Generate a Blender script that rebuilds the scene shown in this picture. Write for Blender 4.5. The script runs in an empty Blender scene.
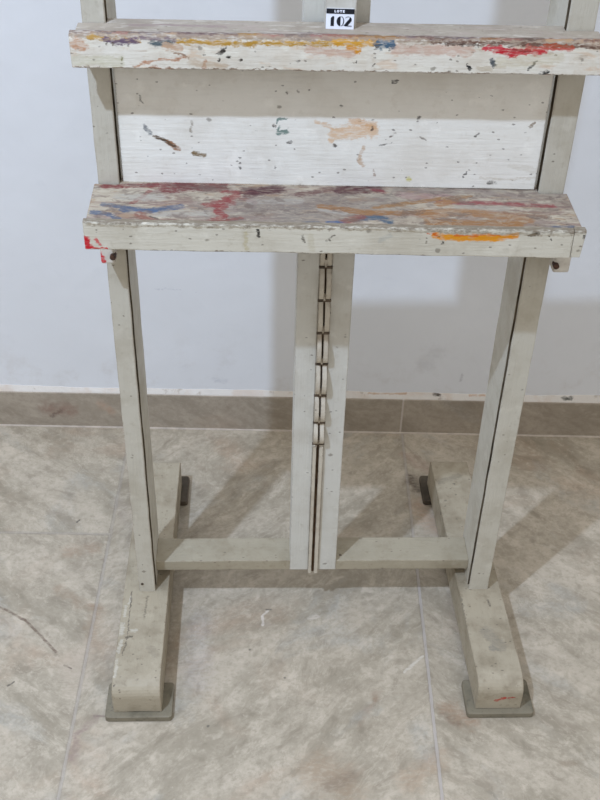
import bpy, bmesh, math, random
from mathutils import Vector, Matrix, noise

random.seed(7)
S = bpy.context.scene
COL = S.collection
PSI = 0.03178                      # the easel stands a little askew to the wall

def lin(c):
    f = lambda v: (v / 12.92) if v <= 0.04045 else ((v + 0.055) / 1.055) ** 2.4
    return tuple(f(x / 255.0) for x in c) + (1.0,)

# ------------------------------------------------------------------ paint spots, chips and stains
# each: start point, end point, radius (m), colour, opacity, raggedness
MARKS = {
  'LT': [
    ((-0.1551,-0.071,0.8694),(-0.0465,-0.0769,0.8677),0.0308,(160,148,138),0.55,1.0),
    ((-0.0465,-0.0769,0.8677),(0.0722,-0.045,0.8659),0.0308,(160,148,138),0.55,1.0),
    ((-0.1106,-0.0503,0.8687),(-0.0058,-0.0319,0.8671),0.0205,(150,135,126),0.6,1.0),
    ((0.132,-0.0905,0.865),(0.2622,-0.0852,0.8629),0.0154,(165,150,140),0.5,1.0),
    ((0.0894,-0.0051,0.8656),(0.2986,-0.007,0.8624),0.0128,(168,155,145),0.6,1.0),
    ((-0.3004,-0.0088,0.8717),(-0.2432,-0.0033,0.8708),0.0067,(148,66,66),1.0,1.0),
    ((-0.2432,-0.0033,0.8708),(-0.1711,0.0087,0.8697),0.0067,(148,66,66),1.0,1.0),
    ((-0.2188,-0.0135,0.8704),(-0.1484,0.0069,0.8693),0.0116,(138,62,62),1.0,1.0),
    ((-0.197,-0.004,0.8701),(-0.148,-0.0074,0.8693),0.0103,(118,66,62),0.9,1.0),
    ((-0.2418,-0.0202,0.8707),(-0.2624,-0.0515,0.8711),0.0033,(160,75,70),0.8,1.0),
    ((-0.1673,-0.0527,0.8696),(-0.1544,-0.0549,0.8694),0.0062,(164,58,60),0.8,1.3),
    ((-0.1544,-0.0549,0.8694),(-0.1419,-0.038,0.8692),0.0062,(164,58,60),0.8,1.3),
    ((-0.1419,-0.038,0.8692),(-0.1278,-0.0262,0.869),0.0062,(164,58,60),0.8,1.3),
    ((-0.1573,-0.0441,0.8694),(-0.1339,-0.0458,0.8691),0.0062,(160,60,62),0.6,1.5),
    ((-0.1441,-0.0544,0.8692),(-0.1526,-0.0682,0.8694),0.0056,(164,62,64),0.8,1.5),
    ((-0.1526,-0.0682,0.8694),(-0.1434,-0.081,0.8692),0.0056,(164,62,64),0.8,1.5),
    ((-0.1434,-0.081,0.8692),(-0.1557,-0.092,0.8694),0.0056,(164,62,64),0.8,1.5),
    ((-0.1593,-0.0973,0.8695),(-0.1406,-0.0913,0.8692),0.0041,(158,74,70),0.8,1.4),
    ((-0.1406,-0.0913,0.8692),(-0.1217,-0.0853,0.8689),0.0041,(158,74,70),0.8,1.4),
    ((-0.1211,-0.0343,0.8689),(-0.1028,-0.0445,0.8686),0.0041,(150,80,76),0.6,1.4),
    ((-0.1437,-0.0186,0.8692),(-0.1042,-0.0168,0.8686),0.0051,(160,80,78),1.0,1.0),
    ((-0.1122,-0.0171,0.8687),(-0.0751,-0.0069,0.8682),0.0118,(98,56,60),1.0,1.0),
    ((-0.0449,-0.0225,0.8677),(-0.0044,-0.0037,0.8671),0.0067,(118,70,68),0.7,1.0),
    ((0.0116,-0.0058,0.8668),(0.0548,-0.0009,0.8662),0.0118,(104,60,64),1.0,1.0),
    ((0.0546,-0.0038,0.8662),(0.0648,-0.0091,0.866),0.0056,(150,72,78),1.0,1.0),
    ((0.1394,-0.0338,0.8648),(0.2127,-0.0334,0.8637),0.0051,(172,92,92),1.0,1.0),
    ((0.2127,-0.0334,0.8637),(0.2892,-0.0383,0.8625),0.0051,(172,92,92),1.0,1.0),
    ((0.0882,-0.0165,0.8656),(0.1547,-0.0192,0.8646),0.0077,(205,165,160),0.6,1.0),
    ((-0.2987,-0.0585,0.8716),(-0.2599,-0.0648,0.871),0.0041,(112,120,138),1.0,1.0),
    ((-0.2698,-0.0679,0.8712),(-0.2379,-0.0692,0.8707),0.0064,(98,112,138),1.0,1.0),
    ((-0.2379,-0.0692,0.8707),(-0.2003,-0.0596,0.8701),0.0064,(98,112,138),1.0,1.0),
    ((-0.2556,-0.07,0.871),(-0.2314,-0.0716,0.8706),0.0046,(92,116,152),1.0,1.0),
    ((-0.3091,-0.0775,0.8718),(-0.2897,-0.0819,0.8715),0.0051,(104,118,142),1.0,1.0),
    ((-0.2897,-0.0819,0.8715),(-0.2771,-0.0944,0.8713),0.0051,(104,118,142),1.0,1.0),
    ((-0.2522,-0.0804,0.8709),(-0.2331,-0.0977,0.8706),0.0064,(155,92,80),0.9,1.0),
    ((-0.2331,-0.0977,0.8706),(-0.1856,-0.0983,0.8699),0.0064,(155,92,80),0.9,1.0),
    ((-0.1856,-0.0983,0.8699),(-0.1418,-0.094,0.8692),0.0051,(150,100,85),0.8,1.0),
    ((-0.0101,-0.0937,0.8672),(0.0064,-0.0931,0.8669),0.0056,(86,114,158),1.0,1.0),
    ((0.0328,-0.0815,0.8665),(0.05,-0.0755,0.8662),0.0072,(90,112,132),1.0,1.0),
    ((0.05,-0.0755,0.8662),(0.0669,-0.088,0.866),0.0072,(90,112,132),1.0,1.0),
    ((-0.0407,-0.095,0.8676),(-0.0241,-0.0943,0.8674),0.0051,(110,120,135),0.8,1.0),
    ((0.0119,-0.0876,0.8668),(0.0306,-0.0764,0.8665),0.0077,(165,90,75),0.8,1.0),
    ((-0.0172,-0.0516,0.8673),(0.0443,-0.0651,0.8663),0.0067,(178,130,85),1.0,1.0),
    ((0.0443,-0.0651,0.8663),(0.1227,-0.0618,0.8651),0.0067,(178,130,85),1.0,1.0),
    ((0.052,-0.0513,0.8662),(0.1405,-0.0254,0.8648),0.0046,(180,135,88),1.0,1.0),
    ((0.1405,-0.0254,0.8648),(0.1822,-0.0151,0.8642),0.0046,(180,135,88),1.0,1.0),
    ((0.1158,-0.0648,0.8652),(0.1758,-0.0569,0.8643),0.0108,(186,136,90),0.9,1.0),
    ((0.1758,-0.0569,0.8643),(0.2446,-0.0754,0.8632),0.0108,(186,136,90),0.9,1.0),
    ((0.1198,-0.0858,0.8651),(0.236,-0.0863,0.8633),0.0077,(182,132,84),1.0,1.0),
    ((0.1387,-0.0394,0.8648),(0.1603,-0.0273,0.8645),0.0062,(190,140,95),1.0,1.0),
    ((0.2217,-0.0576,0.8636),(0.2727,-0.0662,0.8628),0.0039,(165,115,85),0.8,1.0),
    ((0.1619,-0.0439,0.8645),(0.2237,-0.0467,0.8635),0.0067,(205,196,180),0.9,1.0),
    ((-0.2793,-0.0358,0.8713),(-0.2276,-0.0363,0.8705),0.009,(212,205,190),0.8,1.0),
    ((-0.2245,-0.0792,0.8705),(-0.1677,-0.0741,0.8696),0.0077,(210,204,190),0.8,1.0),
    ((-0.1106,-0.0421,0.8687),(-0.0454,-0.0392,0.8677),0.0067,(205,198,186),0.6,1.0),
    ((-0.0201,-0.0599,0.8673),(0.0119,-0.0665,0.8668),0.0039,(205,198,186),0.7,1.0),
    ((0.2595,-0.0983,0.863),(0.3025,-0.0914,0.8623),0.0051,(126,128,140),1.0,1.0),
    ((-0.3115,-0.1086,0.8718),(-0.0474,-0.1081,0.8677),0.0015,(110,98,85),0.75,1.0),
    ((-0.0474,-0.1081,0.8677),(0.1297,-0.1086,0.865),0.0015,(110,98,85),0.75,1.0),
    ((0.1297,-0.1086,0.865),(0.3081,-0.1118,0.8622),0.0015,(110,98,85),0.75,1.0),
    ((-0.2367,-0.0849,0.8707),(-0.226,-0.0923,0.8705),0.0021,(60,52,48),0.8,1.0),
    ((0.1172,-0.1066,0.8652),(0.1549,-0.1102,0.8646),0.0023,(60,62,64),0.8,1.0),
  ],
  'LF': [
    ((0.1234,-0.105,0.8564),(0.1505,-0.105,0.8537),0.0038,(226,142,16),1,0.25),
    ((0.1505,-0.105,0.8537),(0.1762,-0.105,0.8529),0.0038,(226,142,16),1,0.25),
    ((0.1762,-0.105,0.8529),(0.2018,-0.105,0.8539),0.0038,(226,142,16),1,0.25),
    ((0.2018,-0.105,0.8539),(0.2283,-0.105,0.8567),0.0038,(226,142,16),1,0.25),
    ((0.1415,-0.105,0.8539),(0.2082,-0.105,0.8541),0.0046,(228,150,18),1,0.25),
    ((0.1154,-0.105,0.8593),(0.1272,-0.105,0.8565),0.0016,(205,84,20),0.9,0.5),
    ((0.1501,-0.105,0.8573),(0.2077,-0.105,0.8577),0.0016,(210,96,16),0.7,1.0),
    ((-0.318,-0.105,0.8484),(-0.3141,-0.105,0.8369),0.0046,(200,22,40),1,1.4),
    ((-0.3044,-0.105,0.8471),(-0.3011,-0.105,0.8414),0.0024,(205,30,46),0.9,1.5),
    ((-0.3181,-0.105,0.8347),(-0.2904,-0.105,0.8349),0.0018,(205,22,40),1.0,1.0),
    ((-0.1007,-0.105,0.8614),(-0.0989,-0.105,0.8542),0.0024,(35,30,26),1,0.6),
    ((-0.0432,-0.105,0.8546),(-0.0417,-0.105,0.8459),0.0014,(70,62,50),0.9,1.0),
    ((-0.0039,-0.105,0.8563),(-0.0125,-0.105,0.8476),0.0014,(72,62,50),0.9,1.0),
    ((-0.1152,-0.105,0.857),(-0.1154,-0.105,0.8353),0.003,(185,172,130),0.6,1.0),
    ((-0.0343,-0.105,0.8546),(-0.0312,-0.105,0.8343),0.0041,(190,180,150),0.4,1.0),
    ((0.0672,-0.105,0.8568),(0.0551,-0.105,0.848),0.0034,(170,172,165),0.5,1.0),
    ((0.3167,-0.105,0.8555),(0.3167,-0.105,0.8555),0.0024,(28,26,24),1.0,1.0),
    ((0.2461,-0.105,0.858),(0.2562,-0.105,0.8595),0.0018,(40,36,32),1.0,1.0),
    ((0.2708,-0.105,0.8567),(0.2756,-0.105,0.8509),0.0011,(60,55,50),1.0,1.0),
    ((0.136,-0.105,0.8456),(0.136,-0.105,0.8456),0.0018,(60,55,50),1.0,1.0),
    ((-0.3183,-0.105,0.8325),(-0.0079,-0.105,0.8286),0.0009,(110,92,70),0.7,1.0),
    ((-0.0079,-0.105,0.8286),(0.3119,-0.105,0.8216),0.0009,(110,92,70),0.7,1.0),
    ((-0.316,-0.105,0.8684),(-0.0093,-0.105,0.8649),0.0015,(150,132,105),0.55,1.0),
    ((-0.0093,-0.105,0.8649),(0.3081,-0.105,0.8569),0.0015,(150,132,105),0.55,1.0),
    ((0.3001,-0.105,0.8569),(0.3049,-0.105,0.8245),0.0006,(110,105,95),0.8,0.2),
  ],
  'UF': [
    ((-0.3167,-0.048,1.0869),(-0.0035,-0.048,1.0861),0.0042,(170,150,128),0.8,1.0),
    ((-0.0035,-0.048,1.0861),(0.3064,-0.048,1.0828),0.0042,(170,150,128),0.8,1.0),
    ((-0.314,-0.048,1.0786),(-0.3052,-0.048,1.074),0.0059,(205,160,128),1.0,1.0),
    ((-0.2984,-0.048,1.0836),(-0.2382,-0.048,1.0808),0.0026,(188,146,72),1.0,1.0),
    ((-0.2777,-0.048,1.0815),(-0.2593,-0.048,1.0793),0.0037,(112,92,112),1.0,1.0),
    ((-0.2593,-0.048,1.0793),(-0.2428,-0.048,1.0807),0.0037,(112,92,112),1.0,1.0),
    ((-0.2379,-0.048,1.0843),(-0.1972,-0.048,1.0825),0.0024,(120,100,110),0.8,1.0),
    ((-0.2231,-0.048,1.0786),(-0.2033,-0.048,1.0777),0.0039,(92,104,108),1.0,1.0),
    ((-0.1938,-0.048,1.0801),(-0.1094,-0.048,1.0794),0.003,(196,150,60),1.0,1.0),
    ((-0.1094,-0.048,1.0794),(-0.0151,-0.048,1.08),0.003,(196,150,60),1.0,1.0),
    ((-0.0092,-0.048,1.0813),(0.0405,-0.048,1.0807),0.0037,(216,158,50),1.0,1.0),
    ((0.0076,-0.048,1.0755),(0.0185,-0.048,1.072),0.0037,(222,150,40),1.0,1.0),
    ((-0.0385,-0.048,1.0725),(0.0092,-0.048,1.0683),0.0055,(210,172,150),0.9,1.0),
    ((0.0623,-0.048,1.075),(0.1519,-0.048,1.0737),0.0059,(214,178,158),0.85,1.0),
    ((-0.2093,-0.048,1.0752),(-0.1918,-0.048,1.073),0.0039,(205,170,140),1.0,1.0),
    ((0.0417,-0.048,1.0801),(0.0584,-0.048,1.0797),0.0045,(72,102,126),1.0,1.0),
    ((0.0445,-0.048,1.0748),(0.0445,-0.048,1.0748),0.0026,(80,112,130),1.0,1.0),
    ((0.1055,-0.048,1.0839),(0.1866,-0.048,1.0825),0.0025,(110,80,66),0.95,1.0),
    ((0.1866,-0.048,1.0825),(0.3069,-0.048,1.0804),0.0025,(110,80,66),0.95,1.0),
    ((0.1151,-0.048,1.0828),(0.1607,-0.048,1.0798),0.002,(80,62,52),0.9,1.0),
    ((0.1829,-0.048,1.0753),(0.2025,-0.048,1.0719),0.0047,(206,30,48),1.0,1.0),
    ((0.2025,-0.048,1.0719),(0.2213,-0.048,1.0745),0.0047,(206,30,48),1.0,1.0),
    ((0.1682,-0.048,1.0775),(0.1873,-0.048,1.0777),0.0026,(215,70,80),1.0,1.0),
    ((0.2061,-0.048,1.0719),(0.2419,-0.048,1.0736),0.0034,(206,50,58),1.0,1.0),
    ((0.2208,-0.048,1.0781),(0.2737,-0.048,1.0776),0.003,(204,96,82),1.0,1.0),
    ((0.2406,-0.048,1.0814),(0.2731,-0.048,1.0812),0.0021,(170,80,50),1.0,1.0),
    ((0.2022,-0.048,1.0743),(0.2237,-0.048,1.0745),0.0016,(150,60,55),1.0,1.0),
    ((-0.1425,-0.048,1.0701),(-0.1425,-0.048,1.0701),0.0034,(40,34,30),0.95,0.6),
    ((-0.1485,-0.048,1.0664),(-0.1377,-0.048,1.0737),0.0016,(45,40,34),0.95,0.6),
    ((-0.1462,-0.048,1.0604),(-0.1462,-0.048,1.0604),0.0021,(45,40,34),0.95,0.6),
    ((-0.1344,-0.048,1.0623),(-0.1344,-0.048,1.0623),0.0024,(45,38,30),0.95,0.6),
    ((-0.1214,-0.048,1.0588),(-0.1214,-0.048,1.0588),0.002,(60,50,40),0.95,0.6),
    ((-0.165,-0.048,1.065),(-0.165,-0.048,1.065),0.0016,(70,60,46),0.95,0.6),
    ((-0.2769,-0.048,1.0773),(-0.2769,-0.048,1.0773),0.0017,(80,64,46),0.95,0.6),
    ((-0.27,-0.048,1.0768),(-0.27,-0.048,1.0768),0.0017,(95,75,55),0.95,0.6),
    ((-0.2609,-0.048,1.059),(-0.2609,-0.048,1.059),0.0016,(100,96,40),0.95,0.6),
    ((-0.0536,-0.048,1.0591),(-0.0536,-0.048,1.0591),0.0022,(60,54,50),0.95,0.6),
    ((0.0168,-0.048,1.0587),(0.0168,-0.048,1.0587),0.0017,(60,54,50),0.95,0.6),
    ((0.1502,-0.048,1.0578),(0.1547,-0.048,1.0505),0.0014,(40,40,42),0.95,0.6),
    ((0.1785,-0.048,1.0631),(0.1831,-0.048,1.0558),0.0024,(90,96,100),0.95,0.6),
    ((0.2331,-0.048,1.0613),(0.2271,-0.048,1.0526),0.0021,(104,104,98),0.95,0.6),
    ((0.2415,-0.048,1.0466),(0.2486,-0.048,1.0479),0.0025,(25,25,26),0.95,0.6),
    ((0.0397,-0.048,1.0565),(0.0363,-0.048,1.054),0.0012,(70,60,50),0.95,0.6),
    ((-0.2461,-0.048,1.0507),(-0.234,-0.048,1.0557),0.0017,(190,130,92),0.9,1.0),
    ((-0.234,-0.048,1.0557),(-0.1864,-0.048,1.0611),0.0017,(190,130,92),0.9,1.0),
    ((-0.1629,-0.048,1.0577),(-0.1644,-0.048,1.0468),0.0022,(180,120,84),0.9,1.0),
    ((-0.2285,-0.048,1.0484),(-0.1954,-0.048,1.0464),0.0018,(190,140,110),0.8,1.0),
    ((-0.198,-0.048,1.067),(-0.1829,-0.048,1.0611),0.0016,(150,110,80),0.8,1.0),
    ((-0.1807,-0.048,1.0563),(-0.1393,-0.048,1.0519),0.0039,(196,170,140),0.6,1.0),
    ((-0.3161,-0.048,1.048),(-0.0137,-0.048,1.0467),0.0013,(120,90,62),0.75,1.0),
    ((-0.0137,-0.048,1.0467),(0.3139,-0.048,1.0443),0.0013,(120,90,62),0.75,1.0),
    ((0.1898,-0.048,1.0595),(0.2612,-0.048,1.0665),0.0066,(205,190,150),0.35,1.0),
    ((0.1629,-0.048,1.0531),(0.1789,-0.048,1.0508),0.0026,(170,146,100),0.5,1.0),
    ((-0.3163,-0.048,1.0571),(-0.2635,-0.048,1.0553),0.0066,(195,190,150),0.3,1.0),
  ],
  'UT': [
    ((-0.2535,-0.0061,1.0848),(-0.2058,-0.0038,1.0846),0.0038,(168,148,142),0.8,1.0),
    ((-0.2058,-0.0038,1.0846),(-0.1397,-0.0075,1.0844),0.0038,(168,148,142),0.8,1.0),
    ((-0.0499,-0.0237,1.084),(0.0215,-0.0305,1.0837),0.0038,(162,148,142),0.7,1.0),
    ((-0.3077,-0.0292,1.085),(-0.0143,-0.0288,1.0839),0.0051,(172,158,150),0.7,1.0),
    ((-0.0143,-0.0288,1.0839),(0.3099,-0.0339,1.0826),0.0051,(172,158,150),0.7,1.0),
    ((-0.3112,-0.0377,1.085),(-0.0147,-0.0372,1.0839),0.0028,(130,112,104),0.8,1.0),
    ((-0.0147,-0.0372,1.0839),(0.3083,-0.0407,1.0826),0.0028,(130,112,104),0.8,1.0),
  ],
  'PN': [
    ((-0.2453,0.006,0.9509),(-0.2395,0.006,0.9414),0.003,(140,142,142),1,0.6),
    ((-0.2333,0.006,0.9373),(-0.2169,0.006,0.9305),0.0022,(104,84,66),1.0,1.0),
    ((-0.217,0.006,0.9292),(-0.2045,0.006,0.9195),0.0035,(150,104,70),1,0.6),
    ((-0.2308,0.006,0.936),(-0.207,0.006,0.9223),0.0016,(90,74,58),1.0,1.0),
    ((-0.184,0.006,0.9133),(-0.171,0.006,0.9113),0.003,(128,108,78),1,0.6),
    ((-0.0771,0.006,0.9567),(-0.0733,0.006,0.9629),0.0015,(124,142,134),1,0.4),
    ((-0.0733,0.006,0.9629),(-0.063,0.006,0.9623),0.0015,(124,142,134),1,0.4),
    ((-0.0744,0.006,0.9416),(-0.0628,0.006,0.9459),0.0028,(118,138,130),1,0.6),
    ((-0.0732,0.006,0.9527),(-0.0731,0.006,0.9444),0.0015,(124,142,134),1,0.4),
    ((0.0009,0.006,0.9438),(0.0475,0.006,0.947),0.0088,(218,180,140),0.9,1.2),
    ((0.0208,0.006,0.9605),(0.0496,0.006,0.9539),0.0049,(214,172,130),0.9,1.0),
    ((-0.0256,0.006,0.9586),(0.0085,0.006,0.9466),0.0022,(214,180,145),0.9,1.0),
    ((-0.0065,0.006,0.9326),(0.0191,0.006,0.9426),0.0027,(220,186,150),0.8,1.0),
    ((0.0384,0.006,0.9246),(0.0329,0.006,0.9061),0.0027,(196,168,140),0.9,1.0),
    ((0.0329,0.006,0.9061),(0.04,0.006,0.8976),0.0027,(196,168,140),0.9,1.0),
    ((0.0537,0.006,0.8919),(0.0556,0.006,0.8832),0.0015,(150,124,104),0.8,1.0),
    ((0.107,0.006,0.9661),(0.107,0.006,0.9661),0.0026,(50,48,46),0.9,0.6),
    ((0.0685,0.006,1.0143),(0.0761,0.006,1.0137),0.0019,(40,38,36),0.9,0.6),
    ((0.1001,0.006,0.8792),(0.1001,0.006,0.8792),0.0038,(196,188,90),0.9,0.6),
    ((0.1771,0.006,0.8886),(0.1739,0.006,0.8813),0.0016,(40,38,36),0.9,0.6),
    ((0.2085,0.006,0.8742),(0.2193,0.006,0.8743),0.0019,(60,56,50),0.9,0.6),
    ((0.0472,0.006,0.9511),(0.0461,0.006,0.9484),0.0018,(60,50,46),0.9,0.6),
    ((0.0747,0.006,0.9487),(0.0747,0.006,0.9487),0.0016,(80,74,68),0.9,0.6),
    ((-0.1239,0.006,0.9075),(-0.1239,0.006,0.9075),0.0018,(70,66,60),0.9,0.6),
    ((-0.124,0.006,0.9004),(-0.124,0.006,0.9004),0.0018,(50,48,46),0.9,0.6),
    ((-0.1241,0.006,0.8932),(-0.1241,0.006,0.8932),0.0019,(50,48,46),0.9,0.6),
    ((-0.0765,0.006,0.8951),(-0.0765,0.006,0.8951),0.0018,(70,66,60),0.9,0.6),
    ((-0.0625,0.006,0.9293),(-0.0573,0.006,0.9307),0.0018,(60,56,52),0.9,0.6),
    ((-0.1848,0.006,0.9583),(-0.1867,0.006,0.9433),0.0016,(150,140,125),0.9,0.6),
    ((-0.2502,0.006,0.991),(-0.2459,0.006,0.9805),0.0015,(120,116,110),0.9,0.6),
    ((0.0057,0.006,0.9806),(0.0057,0.006,0.9806),0.0022,(90,86,80),0.9,0.6),
    ((0.253,0.006,0.9546),(0.2586,0.006,0.9602),0.002,(130,110,86),0.9,0.6),
    ((0.1828,0.006,0.94),(0.1862,0.006,0.9442),0.0014,(60,56,50),0.9,0.6),
    ((-0.0623,0.006,0.9971),(-0.0623,0.006,0.9971),0.0016,(100,94,86),0.9,0.6),
    ((0.1106,0.006,0.9407),(0.119,0.006,0.9352),0.0011,(110,100,90),0.9,0.6),
    ((0.0653,0.006,0.9347),(0.0777,0.006,0.9432),0.0012,(130,120,110),0.9,0.6),
    ((0.058,0.006,0.9262),(0.0748,0.006,0.9306),0.0011,(120,116,110),0.9,0.6),
    ((0.1968,0.006,0.8815),(0.2401,0.006,0.8804),0.0018,(196,184,164),0.4,1.6),
    ((0.2401,0.006,0.8804),(0.2842,0.006,0.8837),0.0018,(196,184,164),0.4,1.6),
    ((0.2347,0.006,0.8993),(0.283,0.006,0.891),0.0041,(206,198,182),0.4,1.8),
    ((-0.284,0.006,0.8657),(-0.0038,0.006,0.8651),0.002,(120,112,100),0.5,1.0),
    ((-0.0038,0.006,0.8651),(0.2811,0.006,0.8614),0.002,(120,112,100),0.5,1.0),
  ],
  'RF': [
    ((0.2965,-0.208,0.0339),(0.3092,-0.208,0.0391),0.003,(170,62,50),1.0,1.0),
    ((0.3174,-0.208,0.0403),(0.324,-0.208,0.0416),0.0027,(160,60,52),1.0,1.0),
    ((0.308,-0.208,0.0712),(0.3221,-0.208,0.0657),0.0037,(84,84,80),1.0,1.0),
  ],
  'RT': [
    ((0.297,-0.1324,0.075),(0.3001,-0.1345,0.075),0.0055,(120,116,108),0.6,1.0),
    ((0.2924,-0.0977,0.075),(0.3115,-0.1282,0.075),0.011,(110,106,98),0.3,1.0),
    ((-0.3323,-0.0339,0.075),(-0.3336,-0.0565,0.075),0.0024,(198,192,178),0.6,1.6),
    ((-0.3336,-0.0743,0.075),(-0.3348,-0.0962,0.075),0.004,(198,192,178),0.6,1.6),
    ((-0.3318,-0.1091,0.075),(-0.3359,-0.1345,0.075),0.0032,(198,192,178),0.6,1.6),
    ((-0.3359,-0.1512,0.075),(-0.3357,-0.1838,0.075),0.0026,(198,192,178),0.6,1.6),
    ((-0.3256,-0.0132,0.075),(-0.3275,-0.0294,0.075),0.002,(198,192,178),0.6,1.6),
    ((-0.3167,-0.0898,0.075),(-0.3101,-0.0877,0.075),0.003,(198,192,178),0.6,1.6),
    ((-0.3251,0.0008,0.075),(-0.3233,-0.1092,0.075),0.0013,(90,82,70),0.7,0.6),
    ((-0.3233,-0.1092,0.075),(-0.3286,-0.1409,0.075),0.0013,(90,82,70),0.7,0.6),
    ((-0.3256,-0.1027,0.075),(-0.3156,-0.1017,0.075),0.0022,(86,78,66),0.8,0.6),
    ((-0.2958,-0.0111,0.075),(-0.299,-0.0568,0.075),0.0018,(104,96,82),0.6,0.8),
    ((-0.283,-0.1266,0.075),(-0.2718,-0.1414,0.075),0.0066,(120,110,94),0.4,1.4),
    ((0.2569,-0.0062,0.075),(0.26,-0.0343,0.075),0.0026,(100,92,78),0.6,1),
    ((0.26,-0.0343,0.075),(0.2597,-0.0841,0.075),0.0026,(100,92,78),0.6,1),
    ((0.3079,-0.0254,0.075),(0.3091,-0.0393,0.075),0.002,(92,84,72),0.7,0.8),
    ((0.2624,0.2847,0.075),(0.3012,0.3024,0.075),0.0066,(104,98,84),0.4,1.4),
    ((0.2898,0.2787,0.075),(0.2898,0.2787,0.075),0.0026,(70,64,54),0.8,1.0),
  ],
  'FL': [
    ((0.227,-0.1913,0.0),(0.2611,-0.2185,0.0),0.013,(150,122,98),0.6,1.5),
    ((0.2202,-0.2074,0.0),(0.2438,-0.2228,0.0),0.0065,(120,100,84),0.6,1.5),
    ((0.0055,-0.3103,0.0),(0.0477,-0.3488,0.0),0.0282,(150,128,104),0.55,1.5),
    ((0.0209,-0.3457,0.0),(0.066,-0.3236,0.0),0.013,(118,104,90),0.5,1.6),
    ((0.1024,-0.1714,0.0),(0.1024,-0.1714,0.0),0.0056,(150,116,90),0.6,1.0),
    ((0.11,-0.1569,0.0),(0.0798,-0.2221,0.0),0.0054,(150,128,110),0.4,1.4),
    ((0.1519,-0.3291,0.0),(0.197,-0.2921,0.0),0.0173,(170,142,116),0.35,1.4),
    ((0.2065,0.3859,0.0),(0.2184,0.3491,0.0),0.0097,(92,78,66),0.75,1.2),
    ((0.2148,0.3039,0.0),(0.247,0.2327,-0.0),0.0152,(188,160,136),0.6,1.4),
    ((0.2014,0.4596,0.0),(0.2513,0.4125,0.0),0.013,(160,132,118),0.4,1.4),
    ((-0.4374,0.1872,0.0),(-0.4439,0.1076,0.0),0.0173,(120,104,92),0.18,1.4),
    ((-0.4708,0.154,-0.0),(-0.4243,0.1659,0.0),0.013,(160,132,108),0.4,1.5),
    ((-0.4729,0.0565,0.0),(-0.4006,0.0097,0.0),0.0108,(150,124,100),0.4,1.6),
    ((-0.4006,0.0097,0.0),(-0.3954,-0.0596,0.0),0.0108,(150,124,100),0.4,1.6),
    ((-0.4709,0.2363,0.0),(-0.4668,0.2421,-0.0),0.002,(74,68,62),0.9,1.0),
    ((-0.575,0.0128,0.0),(-0.5233,-0.0166,0.0),0.0024,(112,94,80),0.8,0.6),
    ((-0.5233,-0.0166,0.0),(-0.4544,-0.0876,0.0),0.0024,(112,94,80),0.8,0.6),
    ((-0.4354,-0.1155,0.0),(-0.4219,-0.1238,0.0),0.0017,(110,98,86),0.8,1.0),
    ((-0.5229,-0.1617,0.0),(-0.5145,-0.1531,0.0),0.0017,(90,84,76),0.8,1.0),
    ((-0.4309,-0.1219,0.0),(-0.4043,-0.0821,0.0),0.0173,(188,172,154),0.5,1),
    ((-0.4043,-0.0821,0.0),(-0.4094,-0.1676,0.0),0.0173,(188,172,154),0.5,1),
    ((-0.3672,-0.221,0.0),(-0.3904,-0.262,0.0),0.0056,(146,128,118),0.7,1.2),
    ((-0.3904,-0.262,0.0),(-0.39,-0.3029,0.0),0.0056,(146,128,118),0.7,1.2),
    ((-0.3675,-0.2191,0.0),(-0.3492,-0.2187,0.0),0.002,(134,118,108),0.7,0.6),
    ((-0.0873,0.0181,0.0),(-0.0781,0.0184,0.0),0.0017,(96,90,82),0.9,1.0),
    ((-0.1131,-0.0746,0.0),(-0.1131,-0.0746,0.0),0.0024,(100,94,86),0.9,1.0),
    ((-0.0501,-0.1341,0.0),(-0.0501,-0.1341,0.0),0.0024,(90,84,76),0.8,1.0),
    ((-0.1763,-0.2348,0.0),(-0.1763,-0.2348,0.0),0.0024,(96,90,82),0.8,1.0),
    ((-0.0918,-0.0185,0.0),(-0.0942,0.0025,0.0),0.0022,(214,204,192),0.7,1.0),
    ((-0.0942,0.0025,0.0),(-0.0835,0.0147,0.0),0.0022,(214,204,192),0.7,1.0),
    ((-0.0008,0.0024,0.0),(-0.0008,0.0024,0.0),0.0076,(212,202,188),0.7,1.0),
    ((0.1576,-0.118,0.0),(0.1939,-0.0824,0.0),0.0024,(206,198,184),0.8,1.0),
    ((0.4019,-0.292,0.0),(0.4224,-0.2953,0.0),0.0065,(150,132,112),0.5,1.5),
    ((-0.2067,-0.0095,0.0),(-0.2053,-0.1425,0.0),0.0217,(186,184,188),0.25,1.0),
    ((-0.398,0.3019,0.0),(-0.3783,0.2444,0.0),0.0108,(170,158,146),0.4,1.0),
  ],
  'BB': [
    ((-0.5783,0.5354,0.0499),(-0.5308,0.5354,0.0455),0.015,(140,110,96),0.6,1.5),
    ((-0.5722,0.5354,0.0275),(-0.5483,0.5354,0.045),0.005,(100,80,70),0.6,1.5),
    ((-0.4636,0.5354,0.064),(-0.4393,0.5354,0.0422),0.0083,(176,140,116),0.5,1.3),
  ],
  'WL': [
    ((0.2348,0.5434,0.1838),(0.255,0.5434,0.2156),0.0141,(170,168,170),0.25,1.8),
    ((0.3169,0.5434,0.154),(0.3142,0.5434,0.1405),0.0031,(150,150,152),0.5,1.0),
    ((-0.3274,0.5434,0.3548),(-0.2448,0.5434,0.3521),0.0013,(172,174,184),0.5,1.0),
    ((-0.2098,0.5434,0.1353),(-0.1928,0.5434,0.1303),0.0063,(176,178,186),0.35,1.2),
  ],
}

KEY, KEY_COL, AMB, AMB_COL, AMB_LOW = 62.0, (0.62, 0.78, 1.05), 1.02, (1.0, 1.0, 1.01), 0.44

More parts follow.
